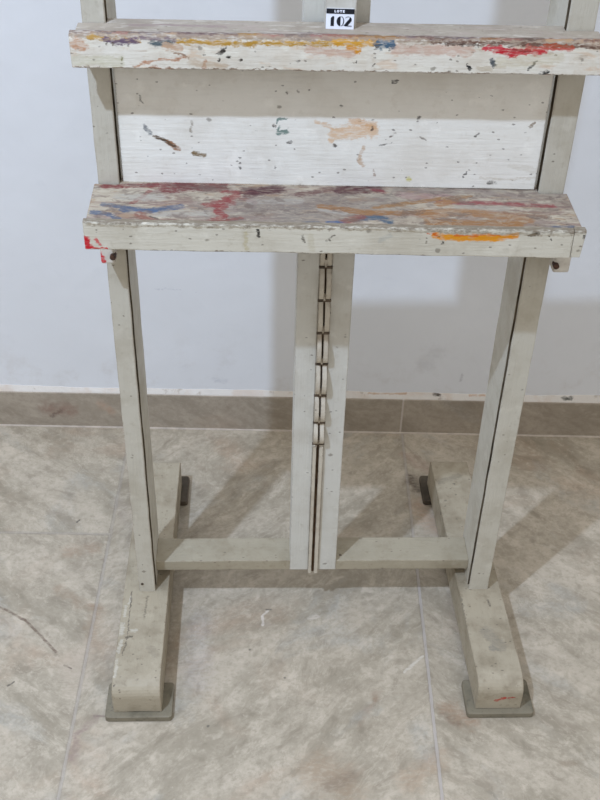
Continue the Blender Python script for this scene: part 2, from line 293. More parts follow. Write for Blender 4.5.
# ------------------------------------------------------------------ node helpers
class NB:
    """small wrapper for building a node tree"""
    def __init__(self, name):
        self.m = bpy.data.materials.new(name)
        self.m.use_nodes = True
        self.t = self.m.node_tree
        self.t.nodes.clear()
        self.out = self.t.nodes.new('ShaderNodeOutputMaterial')
        self.b = self.t.nodes.new('ShaderNodeBsdfPrincipled')
        self.t.links.new(self.b.outputs[0], self.out.inputs[0])
    def n(self, kind, **kw):
        nd = self.t.nodes.new(kind)
        for k, v in kw.items():
            setattr(nd, k, v)
        return nd
    def put(self, sock, v):
        if isinstance(v, bpy.types.NodeSocket):
            self.t.links.new(v, sock)
        else:
            sock.default_value = v
    def math(self, op, a, b=0.0, c=None, clamp=False):
        nd = self.n('ShaderNodeMath', operation=op, use_clamp=clamp)
        self.put(nd.inputs[0], a); self.put(nd.inputs[1], b)
        if c is not None: self.put(nd.inputs[2], c)
        return nd.outputs[0]
    def vmath(self, op, a, b=None, scale=None):
        nd = self.n('ShaderNodeVectorMath', operation=op)
        self.put(nd.inputs[0], a)
        if b is not None: self.put(nd.inputs[1], b)
        if scale is not None: self.put(nd.inputs['Scale'], scale)
        return nd.outputs['Value'] if op in ('LENGTH', 'DOT_PRODUCT', 'DISTANCE') else nd.outputs['Vector']
    def coord(self):
        return self.n('ShaderNodeTexCoord').outputs['Object']
    def scale(self, v, s, off=(0, 0, 0), rot=(0, 0, 0)):
        nd = self.n('ShaderNodeMapping')
        self.put(nd.inputs['Vector'], v)
        nd.inputs['Scale'].default_value = s
        nd.inputs['Location'].default_value = off
        nd.inputs['Rotation'].default_value = rot
        return nd.outputs[0]
    def noise(self, v, s, detail=4.0, rough=0.55, dist=0.0, color=False):
        nd = self.n('ShaderNodeTexNoise')
        self.put(nd.inputs['Vector'], v)
        nd.inputs['Scale'].default_value = s
        nd.inputs['Detail'].default_value = detail
        nd.inputs['Roughness'].default_value = rough
        nd.inputs['Distortion'].default_value = dist
        return nd.outputs['Color' if color else 'Fac']
    def voro(self, v, s, feature='F1'):
        nd = self.n('ShaderNodeTexVoronoi', feature=feature)
        self.put(nd.inputs['Vector'], v)
        nd.inputs['Scale'].default_value = s
        return nd.outputs[0], (nd.outputs[1] if feature == 'F1' else None)
    def ramp(self, x, a, b, lo=0.0, hi=1.0):
        nd = self.n('ShaderNodeMapRange', interpolation_type='SMOOTHSTEP')
        self.put(nd.inputs[0], x); self.put(nd.inputs[1], a); self.put(nd.inputs[2], b)
        self.put(nd.inputs[3], lo); self.put(nd.inputs[4], hi)
        return nd.outputs[0]
    def mix(self, f, a, b, mode='MIX'):
        nd = self.n('ShaderNodeMix', data_type='RGBA', blend_type=mode)
        self.put(nd.inputs[0], f); self.put(nd.inputs[6], a); self.put(nd.inputs[7], b)
        return nd.outputs[2]
    def xyz(self, v):
        nd = self.n('ShaderNodeSeparateXYZ'); self.put(nd.inputs[0], v)
        return nd.outputs
    def combine(self, x, y, z):
        nd = self.n('ShaderNodeCombineXYZ')
        for i, v in enumerate((x, y, z)): self.put(nd.inputs[i], v)
        return nd.outputs[0]
    def bump(self, h, strength, dist):
        nd = self.n('ShaderNodeBump')
        nd.inputs['Strength'].default_value = strength
        nd.inputs['Distance'].default_value = dist
        self.put(nd.inputs['Height'], h)
        self.t.links.new(nd.outputs[0], self.b.inputs['Normal'])
    def finish(self, col, rough=0.6, spec=0.3):
        self.put(self.b.inputs['Base Color'], col)
        self.put(self.b.inputs['Roughness'], rough)
        self.b.inputs['Specular IOR Level'].default_value = spec
        return self.m

    def marks(self, col, P, rag, fine, items, soft=0.35, dry=True):
        """lay dabs and strokes (capsules with ragged rims) over a colour"""
        brk = {}
        for a, b, r, c, op, k in items:
            op = round(op * 5) / 5
            a = Vector(a); b = Vector(b); ba = b - a
            # tie each dab to the coat below it, so the coats are worked through one after the other
            pm = self.n('ShaderNodeVectorMath', operation='MULTIPLY_ADD')
            self.put(pm.inputs[0], col); pm.inputs[1].default_value = (1e-7, 1e-7, 1e-7); self.put(pm.inputs[2], P)
            pa = self.vmath('SUBTRACT', pm.outputs[0], tuple(a))
            if ba.length > 1e-6:
                t = self.math('MULTIPLY', self.vmath('DOT_PRODUCT', pa, tuple(ba)), 1.0 / ba.length_squared, clamp=True)
                d = self.vmath('LENGTH', self.vmath('SUBTRACT', pa, self.vmath('SCALE', tuple(ba), scale=t)))
            else:
                d = self.vmath('LENGTH', pa)
            d = self.math('MULTIPLY_ADD', rag, r * k * 1.5, d)
            f = self.ramp(d, r * (1.0 + soft), r * (1.0 - soft))
            # dry-brush breakup
            if op not in brk:
                brk[op] = self.ramp(fine, 0.38, 0.56, op * (0.5 if dry else 0.75), op)
            f = self.math('MULTIPLY', f, brk[op])
            col = self.mix(f, col, lin(c))
        return col


def old_paint(name, base, dirt, dirt_amount=0.35, chips=0.5, grain=(3, 40, 3), marks=(), rough=0.55, smear=None, mscale=(70, 160, 160), speck=(120, 210, 210), wear=0.85, over=None):
    """aged off-white brush paint over wood: grain, grime, chips"""
    N = NB(name)
    P = N.coord()
    g1 = N.noise(N.scale(P, grain), 9.0, 5, 0.6)
    g2 = N.noise(P, 14.0, 6, 0.62)
    g3 = N.noise(P, 90.0, 3, 0.6)
    gm = N.ramp(N.noise(P, 7.0, 3, 0.6), 0.42, 0.62, 0.25, 1.0)
    col = N.mix(N.math('MULTIPLY', N.ramp(g1, 0.42, 0.75, 0.0, 0.26), gm), lin(base), lin(tuple(int(x * 0.86) for x in base)))
    col = N.mix(N.ramp(g2, 0.42, 0.70, 0.0, dirt_amount), col, lin(dirt))
    col = N.mix(N.ramp(g3, 0.56, 0.75, 0.0, dirt_amount * 0.7), col, lin(dirt))
    # lighter rubbed spots
    g4 = N.noise(N.scale(P, (1, 1, 1), (3, 7, 1)), 34.0, 4, 0.6)
    col = N.mix(N.ramp(g4, 0.56, 0.70, 0.0, 0.45), col, lin(tuple(min(255, x + 14) for x in base)))
    if smear:
        for k, (sc, sd, lo, hi, amt) in enumerate(smear):
            s = N.noise(N.scale(P, (1, 3.5, 3.5), (2.3 * k + 1, 5.1 * k, 1.7)), sc, 5, 0.6, 0.6)
            col = N.mix(N.ramp(s, lo, hi, 0.0, amt), col, lin(sd))
    # chips
    v, vc = N.voro(N.vmath('ADD', N.scale(P, (0.8, 1.0, 1.0)), N.vmath('SCALE', N.noise(P, 160.0, 2, 0.5, color=True), scale=0.006)), 55.0)
    vr = N.xyz(vc)[0]
    cm = N.math('MULTIPLY', N.ramp(v, 0.20, 0.10), N.math('GREATER_THAN', vr, 1.0 - 0.16 * chips))
    col = N.mix(N.math('MULTIPLY', cm, 0.6), col, lin((108, 98, 84)))
    v2, vc2 = N.voro(N.vmath('ADD', P, (0.37, 0.11, 0.73)), 24.0)
    cm2 = N.math('MULTIPLY', N.ramp(N.math('MULTIPLY_ADD', g3, 0.3, v2), 0.235, 0.195), N.math('GREATER_THAN', N.xyz(vc2)[0], 1.0 - 0.22 * chips))
    col = N.mix(N.math('MULTIPLY', cm2, 0.85), col, lin((74, 66, 58)))
    # pin-prick specks, stretched along the board
    v3, vc3 = N.voro(N.vmath('ADD', N.scale(P, speck), N.vmath('SCALE', N.noise(P, 300.0, 2, 0.5, color=True), scale=0.5)), 1.0)
    cm3 = N.math('MULTIPLY', N.ramp(v3, 0.30, 0.17), N.math('GREATER_THAN', N.xyz(vc3)[0], 1.0 - 0.10 * chips))
    col = N.mix(N.math('MULTIPLY', cm3, 0.65), col, lin((92, 82, 70)))
    # paint rubbed thin along the arrises
    if wear:
        bv = N.n('ShaderNodeBevel', samples=4); bv.inputs['Radius'].default_value = 0.0028
        ge = N.n('ShaderNodeNewGeometry')
        ed = N.math('SUBTRACT', 1.0, N.vmath('DOT_PRODUCT', bv.outputs[0], ge.outputs['True Normal']))
        em = N.math('MULTIPLY', N.ramp(ed, 0.03, 0.16), N.ramp(N.math('MULTIPLY_ADD', g3, 0.5, N.math('MULTIPLY', g2, 0.5)), 0.38, 0.54))
        col = N.mix(N.math('MULTIPLY', em, wear), col, lin((112, 94, 72)))
    if marks:
        warp = N.vmath('SCALE', N.vmath('SUBTRACT', N.noise(N.scale(P, mscale), 1.0, 4, 0.65, color=True), (0.5, 0.5, 0.5)), scale=0.012)
        Q = N.vmath('ADD', P, warp)
        rag = N.math('SUBTRACT', N.noise(N.scale(P, (180, 320, 320)), 1.0, 3, 0.6), 0.5)
        fine = N.noise(N.scale(P, (90, 420, 420)), 1.0, 3, 0.6)
        col = N.marks(col, Q, rag, fine, marks)
        # scraped-back film over the strokes
        for k, (sc, sd, lo, hi, amt) in enumerate(over or ()):
            sm = N.noise(N.scale(N.vmath('ADD', P, warp), (1, 1.8, 1.8), (4.1 + k, 1.7, 2.9 * k)), sc, 6, 0.68, 0.4)
            col = N.mix(N.ramp(sm, lo, hi, 0.0, amt), col, lin(sd))
    h = N.math('ADD', N.math('MULTIPLY', g1, 0.5), N.math('ADD', N.math('MULTIPLY', g3, 0.35), N.math('MULTIPLY', cm2, -0.5)))
    N.bump(h, 0.35, 0.004)
    return N.finish(col, N.ramp(g2, 0.3, 0.7, rough - 0.08, rough + 0.12), 0.35)


def plain(name, rgb, rough=0.6, spec=0.3, var=0.15, scale=60.0, metallic=0.0):
    N = NB(name)
    P = N.coord()
    g = N.noise(P, scale, 4, 0.6)
    col = N.mix(N.ramp(g, 0.35, 0.7, 0.0, 1.0), lin(rgb), lin(tuple(int(x * (1 - var)) for x in rgb)))
    N.b.inputs['Metallic'].default_value = metallic
    return N.finish(col, rough, spec)


def stone(N, P, idx, turn):
    """slate-look porcelain: beige grey, diagonal cleft veins; idx shifts the print from tile to tile, turn is the vein direction"""
    off = N.combine(N.math('MULTIPLY', idx, 3.71), N.math('MULTIPLY', idx, 1.93), N.math('MULTIPLY', idx, 5.3))
    Q = N.vmath('ADD', P, off)
    wob = N.vmath('SCALE', N.vmath('SUBTRACT', N.noise(Q, 6.0, 4, 0.55, color=True), (0.5, 0.5, 0.5)), scale=0.06)
    rt = N.n('ShaderNodeVectorRotate', rotation_type='Z_AXIS')
    N.put(rt.inputs['Vector'], N.vmath('ADD', Q, wob)); N.put(rt.inputs['Angle'], turn)
    D = N.scale(rt.outputs[0], (1.0, 2.6, 1.0))
    D2 = N.scale(rt.outputs[0], (1.0, 1.7, 1.0))
    big = N.noise(Q, 3.2, 4, 0.55, 0.4)
    cleft = N.noise(D, 4.2, 8, 0.60, 0.3)
    fleck = N.noise(D2, 22.0, 6, 0.62, 0.3)
    warm = N.noise(N.vmath('ADD', Q, (7.3, 1.1, 0)), 4.4, 5, 0.6, 0.5)
    cool = N.noise(N.vmath('ADD', D2, (2.3, 8.1, 0)), 5.0, 5, 0.6, 0.5)
    fine = N.noise(Q, 90.0, 5, 0.7)
    mid = N.noise(D2, 11.0, 7, 0.68, 0.6)
    col = N.mix(N.ramp(big, 0.36, 0.66), TG[0], TG[1])
    col = N.mix(N.ramp(cleft, 0.48, 0.60, 0.0, 0.65), col, TG[2])
    col = N.mix(N.ramp(cleft, 0.48, 0.36, 0.0, 0.6), col, TG[3])
    col = N.mix(N.ramp(warm, 0.54, 0.70, 0.0, 0.45), col, TG[4])
    col = N.mix(N.ramp(cool, 0.54, 0.70, 0.0, 0.50), col, TG[7])
    col = N.mix(N.ramp(fleck, 0.52, 0.66, 0.0, 0.5), col, TG[5])
    col = N.mix(N.ramp(fleck, 0.47, 0.33, 0.0, 0.42), col, TG[6])
    # thin pale vein lines and dark hairlines along cleft edges
    vn = N.noise(D, 4.2, 7, 0.66, 0.8)
    vein = N.math('ABSOLUTE', N.math('SUBTRACT', vn, 0.5))
    col = N.mix(N.ramp(vein, 0.014, 0.003, 0.0, 0.30), col, TG[5])
    vein2 = N.math('ABSOLUTE', N.math('SUBTRACT', vn, 0.44))
    col = N.mix(N.ramp(vein2, 0.007, 0.001, 0.0, 0.26), col, TG[6])
    col = N.mix(N.ramp(mid, 0.53, 0.64, 0.0, 0.26), col, TG[5])
    col = N.mix(N.ramp(mid, 0.46, 0.36, 0.0, 0.20), col, TG[6])
    col = N.mix(N.ramp(fine, 0.46, 0.64, 0.0, 0.42), col, TG[3])
    col = N.mix(N.ramp(fine, 0.44, 0.32, 0.0, 0.35), col, TG[5])
    h = N.math('ADD', N.math('MULTIPLY', cleft, 0.8), N.math('MULTIPLY', fleck, 0.25))
    return col, h

def tone(c, k=(0.78, 0.725, 0.635)):
    l = lin(c)
    return (l[0] * k[0], l[1] * k[1], l[2] * k[2], 1.0)
TG = [tone(c) for c in ((186, 180, 169), (197, 190, 179), (212, 205, 195), (164, 158, 146), (194, 170, 152), (226, 219, 209), (142, 134, 122), (180, 184, 186))]
TILE_W, TILE_L, GX, GY = 0.6, 1.2, -0.3999, 0.2038
WALL_Y, BASE_Y, BASE_H = 0.5434, 0.5354, 0.0915


def floor_material():
    N = NB('stone_floor_tiles')
    P = N.coord()
    x, y, z = N.xyz(P)
    u = N.math('DIVIDE', N.math('SUBTRACT', x, GX), TILE_W)
    col_i = N.math('FLOOR', u)
    fu = N.math('SUBTRACT', u, col_i)
    stag = N.math('MULTIPLY', N.math('GREATER_THAN', col_i, -0.5), 0.5)
    v = N.math('ADD', N.math('DIVIDE', N.math('SUBTRACT', y, GY), TILE_L), stag)
    row_i = N.math('FLOOR', v)
    fv = N.math('SUBTRACT', v, row_i)
    du = N.math('MULTIPLY', N.math('MINIMUM', fu, N.math('SUBTRACT', 1.0, fu)), TILE_W)
    dv = N.math('MULTIPLY', N.math('MINIMUM', fv, N.math('SUBTRACT', 1.0, fv)), TILE_L)
    d = N.math('MINIMUM', du, dv)
    jag = N.noise(P, 60.0, 3, 0.6)
    d = N.math('MULTIPLY_ADD', N.math('SUBTRACT', jag, 0.5), 0.003, d)
    idx = N.math('ADD', N.math('MULTIPLY', col_i, 2.37), N.math('MULTIPLY', row_i, 1.31))
    turn = N.math('MULTIPLY_ADD', N.math('ABSOLUTE', N.math('MODULO', col_i, 2.0)), 1.45, -0.78)
    col, h = stone(N, P, idx, turn)
    warp = N.vmath('SCALE', N.vmath('SUBTRACT', N.noise(P, 26.0, 5, 0.65, color=True), (0.5, 0.5, 0.5)), scale=0.05)
    Q = N.vmath('ADD', P, warp)
    rag = N.math('SUBTRACT', N.noise(P, 90.0, 4, 0.65), 0.5)
    fine = N.noise(N.scale(P, (1, 2.5, 1), rot=(0, 0, -0.66)), 80.0, 4, 0.6)
    warp2 = N.vmath('SCALE', N.vmath('SUBTRACT', N.noise(P, 60.0, 3, 0.6, color=True), (0.5, 0.5, 0.5)), scale=0.006)
    Q2 = N.vmath('ADD', P, warp2)
    big = [m for m in MARKS['FL'] if m[2] > 0.0046]
    small = [m for m in MARKS['FL'] if m[2] <= 0.0046]
    col = N.marks(col, Q, rag, fine, big, soft=0.9)
    col = N.marks(col, Q2, rag, fine, small, soft=0.5)
    # sand-coloured grout, patchy
    pat = N.noise(P, 9.0, 3, 0.6)
    gcol = N.mix(N.ramp(pat, 0.35, 0.65), tone((208, 202, 198), (.80, .77, .75)), tone((190, 184, 178), (.80, .76, .72)))
    gm = N.ramp(d, 0.0030, 0.0019)
    edge = N.ramp(d, 0.0052, 0.0030)
    col = N.mix(N.math('MULTIPLY', edge, 0.30), col, lin((140, 132, 120)))
    col = N.mix(N.math('MULTIPLY', N.math('MULTIPLY', gm, N.ramp(pat, 0.34, 0.52, 0.45, 0.92)), N.math('MULTIPLY', N.ramp(x, -0.2, 0.1, 0.40, 0.9), N.ramp(y, 0.10, 0.24, 1.0, 0.45))), col, gcol)
    h = N.math('ADD', h, N.math('MULTIPLY', gm, -0.25))
    N.bump(h, 0.45, 0.006)
    return N.finish(col, 0.52, 0.3)


def skirting_material():
    N = NB('stone_skirting_tiles')
    P = N.coord()
    x, y, z = N.xyz(P)
    u = N.math('DIVIDE', N.math('SUBTRACT', x, 0.1962), TILE_W)
    i = N.math('FLOOR', u)
    f = N.math('SUBTRACT', u, i)
    d = N.math('MULTIPLY', N.math('MINIMUM', f, N.math('SUBTRACT', 1.0, f)), TILE_W)
    Q = N.combine(x, z, 0.0)
    col, h = stone(N, Q, N.math('ADD', N.math('MULTIPLY', i, 1.7), 4.0), 0.5)
    col = N.mix(0.45, col, lin((146, 134, 122)))
    warp = N.vmath('SCALE', N.vmath('SUBTRACT', N.noise(P, 40.0, 4, 0.65, color=True), (0.5, 0.5, 0.5)), scale=0.03)
    rag = N.math('SUBTRACT', N.noise(P, 90.0, 4, 0.65), 0.5)
    fine = N.noise(P, 80.0, 4, 0.6)
    col = N.marks(col, N.vmath('ADD', P, warp), rag, fine, MARKS['BB'], soft=0.9)
    gm = N.ramp(d, 0.0026, 0.0014)
    col = N.mix(N.math('MULTIPLY', gm, 0.8), col, lin((196, 186, 176)))
    N.bump(h, 0.4, 0.005)
    return N.finish(col, 0.5, 0.3)


def wall_material():
    N = NB('white_plaster')
    P = N.coord()
    big = N.noise(P, 3.0, 4, 0.6)
    sm = N.noise(P, 28.0, 5, 0.6)
    col = N.mix(N.ramp(big, 0.35, 0.7), lin(WALL_COL[0]), lin(WALL_COL[1]))
    col = N.mix(N.ramp(sm, 0.60, 0.75, 0.0, 0.25), col, lin(WALL_COL[2]))
    z = N.xyz(P)[2]
    # grime creeping up from the skirting
    gr = N.math('MULTIPLY', N.ramp(z, 0.30, 0.10), N.ramp(N.noise(P, 16.0, 5, 0.65), 0.50, 0.72, 0.0, 0.35))
    col = N.mix(gr, col, lin((196, 190, 184)))
    warp = N.vmath('SCALE', N.vmath('SUBTRACT', N.noise(P, 34.0, 4, 0.65, color=True), (0.5, 0.5, 0.5)), scale=0.04)
    rag = N.math('SUBTRACT', N.noise(P, 90.0, 4, 0.65), 0.5)
    fine = N.noise(P, 60.0, 4, 0.6)
    col = N.marks(col, N.vmath('ADD', P, warp), rag, fine, MARKS['WL'], soft=0.9)
    N.bump(N.math('ADD', N.noise(P, 6.0, 3, 0.5), N.math('MULTIPLY', sm, 0.12)), 0.25, 0.02)
    return N.finish(col, 0.65, 0.25)
WALL_COL = [(223, 224, 226), (227, 228, 230), (216, 217, 220)]


def caulk_material():
    N = NB('filler_bead')
    P = N.coord()
    a = N.noise(P, 11.0, 5, 0.6)
    b = N.noise(P, 40.0, 4, 0.6)
    col = N.mix(N.ramp(a, 0.5, 0.62, 0.0, 0.3), lin((226, 220, 212)), lin((205, 176, 150)))
    col = N.mix(N.ramp(b, 0.60, 0.72, 0.0, 0.6), col, lin((170, 156, 140)))
    warp = N.vmath('SCALE', N.vmath('SUBTRACT', N.noise(P, 120.0, 3, 0.6, color=True), (0.5, 0.5, 0.5)), scale=0.008)
    rag = N.math('SUBTRACT', N.noise(P, 200.0, 3, 0.6), 0.5)
    items = [((0.263, WALL_Y, 0.104), (0.273, WALL_Y, 0.103), 0.0045, (92, 84, 76), 1.0, 0.8),
             ((0.544, WALL_Y, 0.101), (0.559, WALL_Y, 0.101), 0.0050, (60, 66, 58), 1.0, 0.8),
             ((0.12, WALL_Y, 0.103), (0.20, WALL_Y, 0.104), 0.0026, (196, 164, 136), 0.8, 1.2),
             ((0.34, WALL_Y, 0.103), (0.41, WALL_Y, 0.104), 0.0030, (206, 170, 140), 0.8, 1.2)]
    col = N.marks(col, N.vmath('ADD', P, warp), rag, b, items, soft=0.5)
    N.bump(b, 0.5, 0.004)
    return N.finish(col, 0.7, 0.2)


# ------------------------------------------------------------------ materials
def shade(items, k):
    """paint colours as pigments: the same dabs with a darker or lighter pigment"""
    return [(a, b, r, tuple(x * k ** 0.4545 for x in c), op, kk) for a, b, r, c, op, kk in items]
# thick layered paint along the rim of the upper ledge
RIM = [((-.325, -.0405, 1.0900), (.325, -.0405, 1.0874), .0078, (112, 92, 82), 1.0, .8)]
for i in range(54):
    x = -.32 + .64 * random.random(); l = .01 + .04 * random.random()
    RIM.append(((x, -.0445, 1.0872 - .004 * x), (x + l, -.0435, 1.0880 - .004 * x), .0018 + .0026 * random.random(),
                random.choice([(100, 78, 76), (140, 98, 58), (108, 98, 98), (84, 66, 58), (160, 122, 60), (146, 100, 92), (122, 102, 88), (172, 142, 114)]), .9, 1.2))
DIRT = (150, 140, 124)
M = {}
M['post'] = old_paint('cream_paint_posts', (193, 187, 172), (150, 138, 114), 0.34, 0.45, (30, 30, 2))
M['mast'] = old_paint('cream_paint_mast', (204, 201, 191), (166, 156, 138), 0.30, 0.40, (40, 40, 1.5))
M['rail'] = old_paint('cream_paint_rail', (168, 158, 137), (128, 115, 92), 0.5, 0.6, (3, 30, 30))
M['foot'] = old_paint('grimy_cream_paint', (168, 157, 136), (120, 107, 86), 0.60, 0.9, (20, 3, 20), MARKS['RF'] + MARKS['RT'])
M['pad'] = old_paint('worn_pad_paint', (128, 120, 102), (76, 74, 60), 0.8, 0.9, (9, 9, 9))
M['heel_pad'] = old_paint('dark_worn_pad', (92, 82, 68), (58, 52, 44), 0.8, 0.9, (9, 9, 9))
M['panel'] = old_paint('white_paint_panel', (236, 233, 224), (198, 188, 170), 0.26, 0.75, (2, 24, 24), MARKS['PN'])
M['tray_top'] = old_paint('paint_smeared_tray', (176, 164, 145), (120, 105, 92), 0.55, 0.8, (3, 30, 30), shade(MARKS['LT'], 0.60) ,
                          smear=[(11.0, (150, 132, 122), 0.46, 0.58, 0.75), (20.0, (128, 104, 94), 0.50, 0.60, 0.65), (26.0, (150, 118, 84), 0.55, 0.63, 0.5),
                                 (30.0, (190, 180, 160), 0.53, 0.63, 0.6), (44.0, (112, 96, 86), 0.54, 0.63, 0.6)], mscale=(38, 60, 60),
                          over=[(24.0, (170, 156, 136), 0.57, 0.65, 0.45), (30.0, (104, 88, 80), 0.53, 0.62, 0.6), (60.0, (186, 174, 154), 0.58, 0.67, 0.4)])
M['tray_lip'] = old_paint('cream_paint_tray_lip', (204, 198, 182), (160, 148, 126), 0.36, 0.9, (3, 30, 30), shade(MARKS['LF'], 0.88) + [((-.32, -.0985, .8741), (.32, -.0985, .8641), .0068, (112, 100, 86), 1.0, 1.0), ((-.32, -.0975, .8743), (.32, -.0975, .8643), .0060, (134, 122, 104), .8, 2.0)])
M['rest_top'] = old_paint('grey_stained_ledge', (166, 155, 140), (124, 111, 98), 0.5, 0.6, (3, 30, 30), shade(MARKS['UT'], 0.75),
                          smear=[(18.0, (170, 154, 144), 0.5, 0.64, 0.6), (30.0, (204, 196, 184), 0.55, 0.66, 0.5)])
M['rest_lip'] = old_paint('cream_paint_ledge_lip', (221, 216, 204), (186, 168, 142), 0.36, 1.6, (3, 30, 30), RIM + shade(MARKS['UF'], 0.82), mscale=(110, 200, 200),
                          smear=[(22.0, (206, 176, 146), 0.56, 0.66, 0.5), (30.0, (170, 146, 120), 0.58, 0.68, 0.5), (26.0, (226, 222, 208), 0.52, 0.62, 0.6)])
M['rack'] = old_paint('bare_beige_wood', (196, 187, 170), (150, 132, 110), 0.5, 0.9, (30, 30, 3))
M['groove'] = plain('shaded_grimy_groove', (110, 98, 80), 0.8, 0.1, 0.35, 30.0)
M['slot'] = plain('dark_rusty_slot', (96, 76, 58), 0.8, 0.1, 0.4)
M['notch'] = plain('dark_notch_iron', (104, 90, 76), 0.8, 0.2, 0.4)
M['dark_hole'] = plain('hole_shade', (84, 56, 42), 0.6, 0.4, 0.4, 200.0)
M['bracket'] = old_paint('cream_paint_bracket', (214, 208, 196), (150, 130, 110), 0.40, 0.8, (9, 9, 9), [(( -.313, -.037, .785), (-.309, -.037, .772), .004, (200, 24, 44), 1.0, 1.0)])
M['card'] = plain('white_card', (236, 238, 246), 0.5, 0.3, 0.03)
M['ink'] = plain('black_ink', (26, 28, 36), 0.5, 0.3, 0.1)
M['floor'] = floor_material()
M['skirting'] = skirting_material()
M['wall'] = wall_material()
M['caulk'] = caulk_material()

# ------------------------------------------------------------------ mesh helpers
def link(name, bm, mat, parent=None, bevel=0.0, smooth=False, seg=2):
    me = bpy.data.meshes.new(name)
    bmesh.ops.recalc_face_normals(bm, faces=bm.faces)
    bm.to_mesh(me); bm.free()
    me.materials.append(mat)
    o = bpy.data.objects.new(name, me)
    COL.objects.link(o)
    if parent: o.parent = parent
    if smooth:
        for p in me.polygons: p.use_smooth = True
    if bevel:
        b = o.modifiers.new('bevel', 'BEVEL')
        b.width = bevel; b.segments = seg; b.limit_method = 'ANGLE'; b.angle_limit = math.radians(35)
    return o

def box(bm, x0, x1, y0, y1, z0, z1, shear=0.0):
    vs = [bm.verts.new((x, y, z + shear * x)) for x in (x0, x1) for y in (y0, y1) for z in (z0, z1)]
    for f in ((0, 1, 3, 2), (4, 6, 7, 5), (0, 4, 5, 1), (2, 3, 7, 6), (0, 2, 6, 4), (1, 5, 7, 3)):
        bm.faces.new([vs[i] for i in f])
    return vs

def extrude(bm, pts, axis, a, b, n=1, jitter=0.0, shear=0.0):
    """closed outline pts swept along an axis ('x','y','z') from a to b in n steps; jitter makes it hand-made"""
    def at(p, t):
        if axis == 'x': return Vector((t, p[0], p[1] + shear * t))
        if axis == 'y': return Vector((p[0], t, p[1]))
        return Vector((p[0], p[1], t))
    rings = []
    for i in range(n + 1):
        t = a + (b - a) * i / n
        ring = []
        for p in pts:
            v = at(p, t)
            if jitter:
                q = v * 22.0
                v = v + Vector((noise.noise(q), noise.noise(q + Vector((9, 3, 1))), noise.noise(q + Vector((2, 8, 5))))) * jitter
            ring.append(bm.verts.new(v))
        rings.append(ring)
    m = len(pts)
    for i in range(n):
        for j in range(m):
            bm.faces.new((rings[i][j], rings[i][(j + 1) % m], rings[i + 1][(j + 1) % m], rings[i + 1][j]))
    bm.faces.new(rings[0][::-1]); bm.faces.new(rings[-1])

def new(): return bmesh.new()

def struct(name, bm, mat, bevel=0.0):
    o = link(name, bm, mat, None, bevel)
    o['kind'] = 'structure'
    return o

# ------------------------------------------------------------------ the room
bm = new(); box(bm, -2.2, 2.2, -2.6, WALL_Y + 0.1, -0.06, 0.0); struct('floor', bm, M['floor'])
bm = new(); box(bm, -2.2, 2.2, WALL_Y, WALL_Y + 0.1, 0.0, 2.8); struct('wall_back', bm, M['wall'])
bm = new(); box(bm, -2.2, 2.2, BASE_Y, WALL_Y + 0.001, 0.0003, BASE_H); struct('baseboard_back', bm, M['skirting'], 0.0012)
# rough filler bead where the plaster meets the skirting tiles
bm = new()
NB_ = 260
rows = []
for i in range(NB_ + 1):
    x = -2.2 + 4.4 * i / NB_
    h = 0.0125 + 0.0035 * noise.noise((x * 9.0, 0.3, 0)) + 0.0015 * noise.noise((x * 40.0, 1.3, 0))
    if x > 0.0: h += 0.003
    dd = 0.0042 + 0.001 * noise.noise((x * 18.0, 4.1, 0))
    rows.append([bm.verts.new((x, WALL_Y + 0.002, BASE_H + h)), bm.verts.new((x, WALL_Y - 0.0008, BASE_H + h)),
                 bm.verts.new((x, WALL_Y - dd, BASE_H + 0.003)), bm.verts.new((x, WALL_Y - dd - 0.001, BASE_H - 0.001)),
                 bm.verts.new((x, WALL_Y + 0.002, BASE_H - 0.001))])
for a, b in zip(rows[:-1], rows[1:]):
    for j in range(5):
        bm.faces.new((a[j], a[(j + 1) % 5], b[(j + 1) % 5], b[j]))
bm.faces.new(rows[0][::-1]); bm.faces.new(rows[-1])
struct('trim_1', bm, M['caulk'])
# grout line between floor and skirting
bm = new(); box(bm, -2.2, 2.2, BASE_Y - 0.0045, BASE_Y + 0.001, -0.001, 0.0014)
struct('trim_2', bm, plain('pale_grout', (206, 194, 180), 0.8, 0.1, 0.12, 30.0))

# ------------------------------------------------------------------ the easel
easel = bpy.data.objects.new('studio_easel', None)
easel.empty_display_size = 0.2
COL.objects.link(easel)
easel.rotation_euler = (0, 0, PSI)
easel['label'] = 'paint-smeared cream wooden studio easel standing on the stone floor against the white wall'
easel['category'] = 'easel'

HF = 0.075                       # top of the feet
TOP = 1.76
# side posts, grooved on the inner face for the sliding panel
def side_post(xo, xi):
    s = 1 if xi > xo else -1     # inner face direction
    g0, g1, gd = (0.0034, 0.0160, 0.010) if s > 0 else (0.0036, 0.0122, 0.009)
    pts = [(xo, 0.0), (xi - s * 0.0012, 0.0), (xi, 0.0012), (xi, g0), (xi - s * gd, g0), (xi - s * gd, g1), (xi + s * 0.0008, g1),
           (xi + s * 0.0008, 0.0979), (xo, 0.0979)]
    b = new()
    extrude(b, pts, 'z', HF - 0.002, TOP, 110, 0.0007)
    o = link('side_post', b, M['post'], easel, 0.0012)
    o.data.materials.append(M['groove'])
    for p in o.data.polygons:    # groove faces coloured dark for the shade in the gap, plus grime
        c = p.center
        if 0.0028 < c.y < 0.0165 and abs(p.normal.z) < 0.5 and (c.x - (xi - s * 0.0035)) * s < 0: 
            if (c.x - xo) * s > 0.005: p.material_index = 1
side_post(-0.3114, -0.2834)
side_post(0.3114, 0.2773)

# top rail joining the posts (above the picture)
bm = new(); box(bm, -0.2836, 0.2775, 0.03, 0.07, TOP - 0.05, TOP - 0.01); link('top_rail', bm, M['rail'], easel, 0.002)

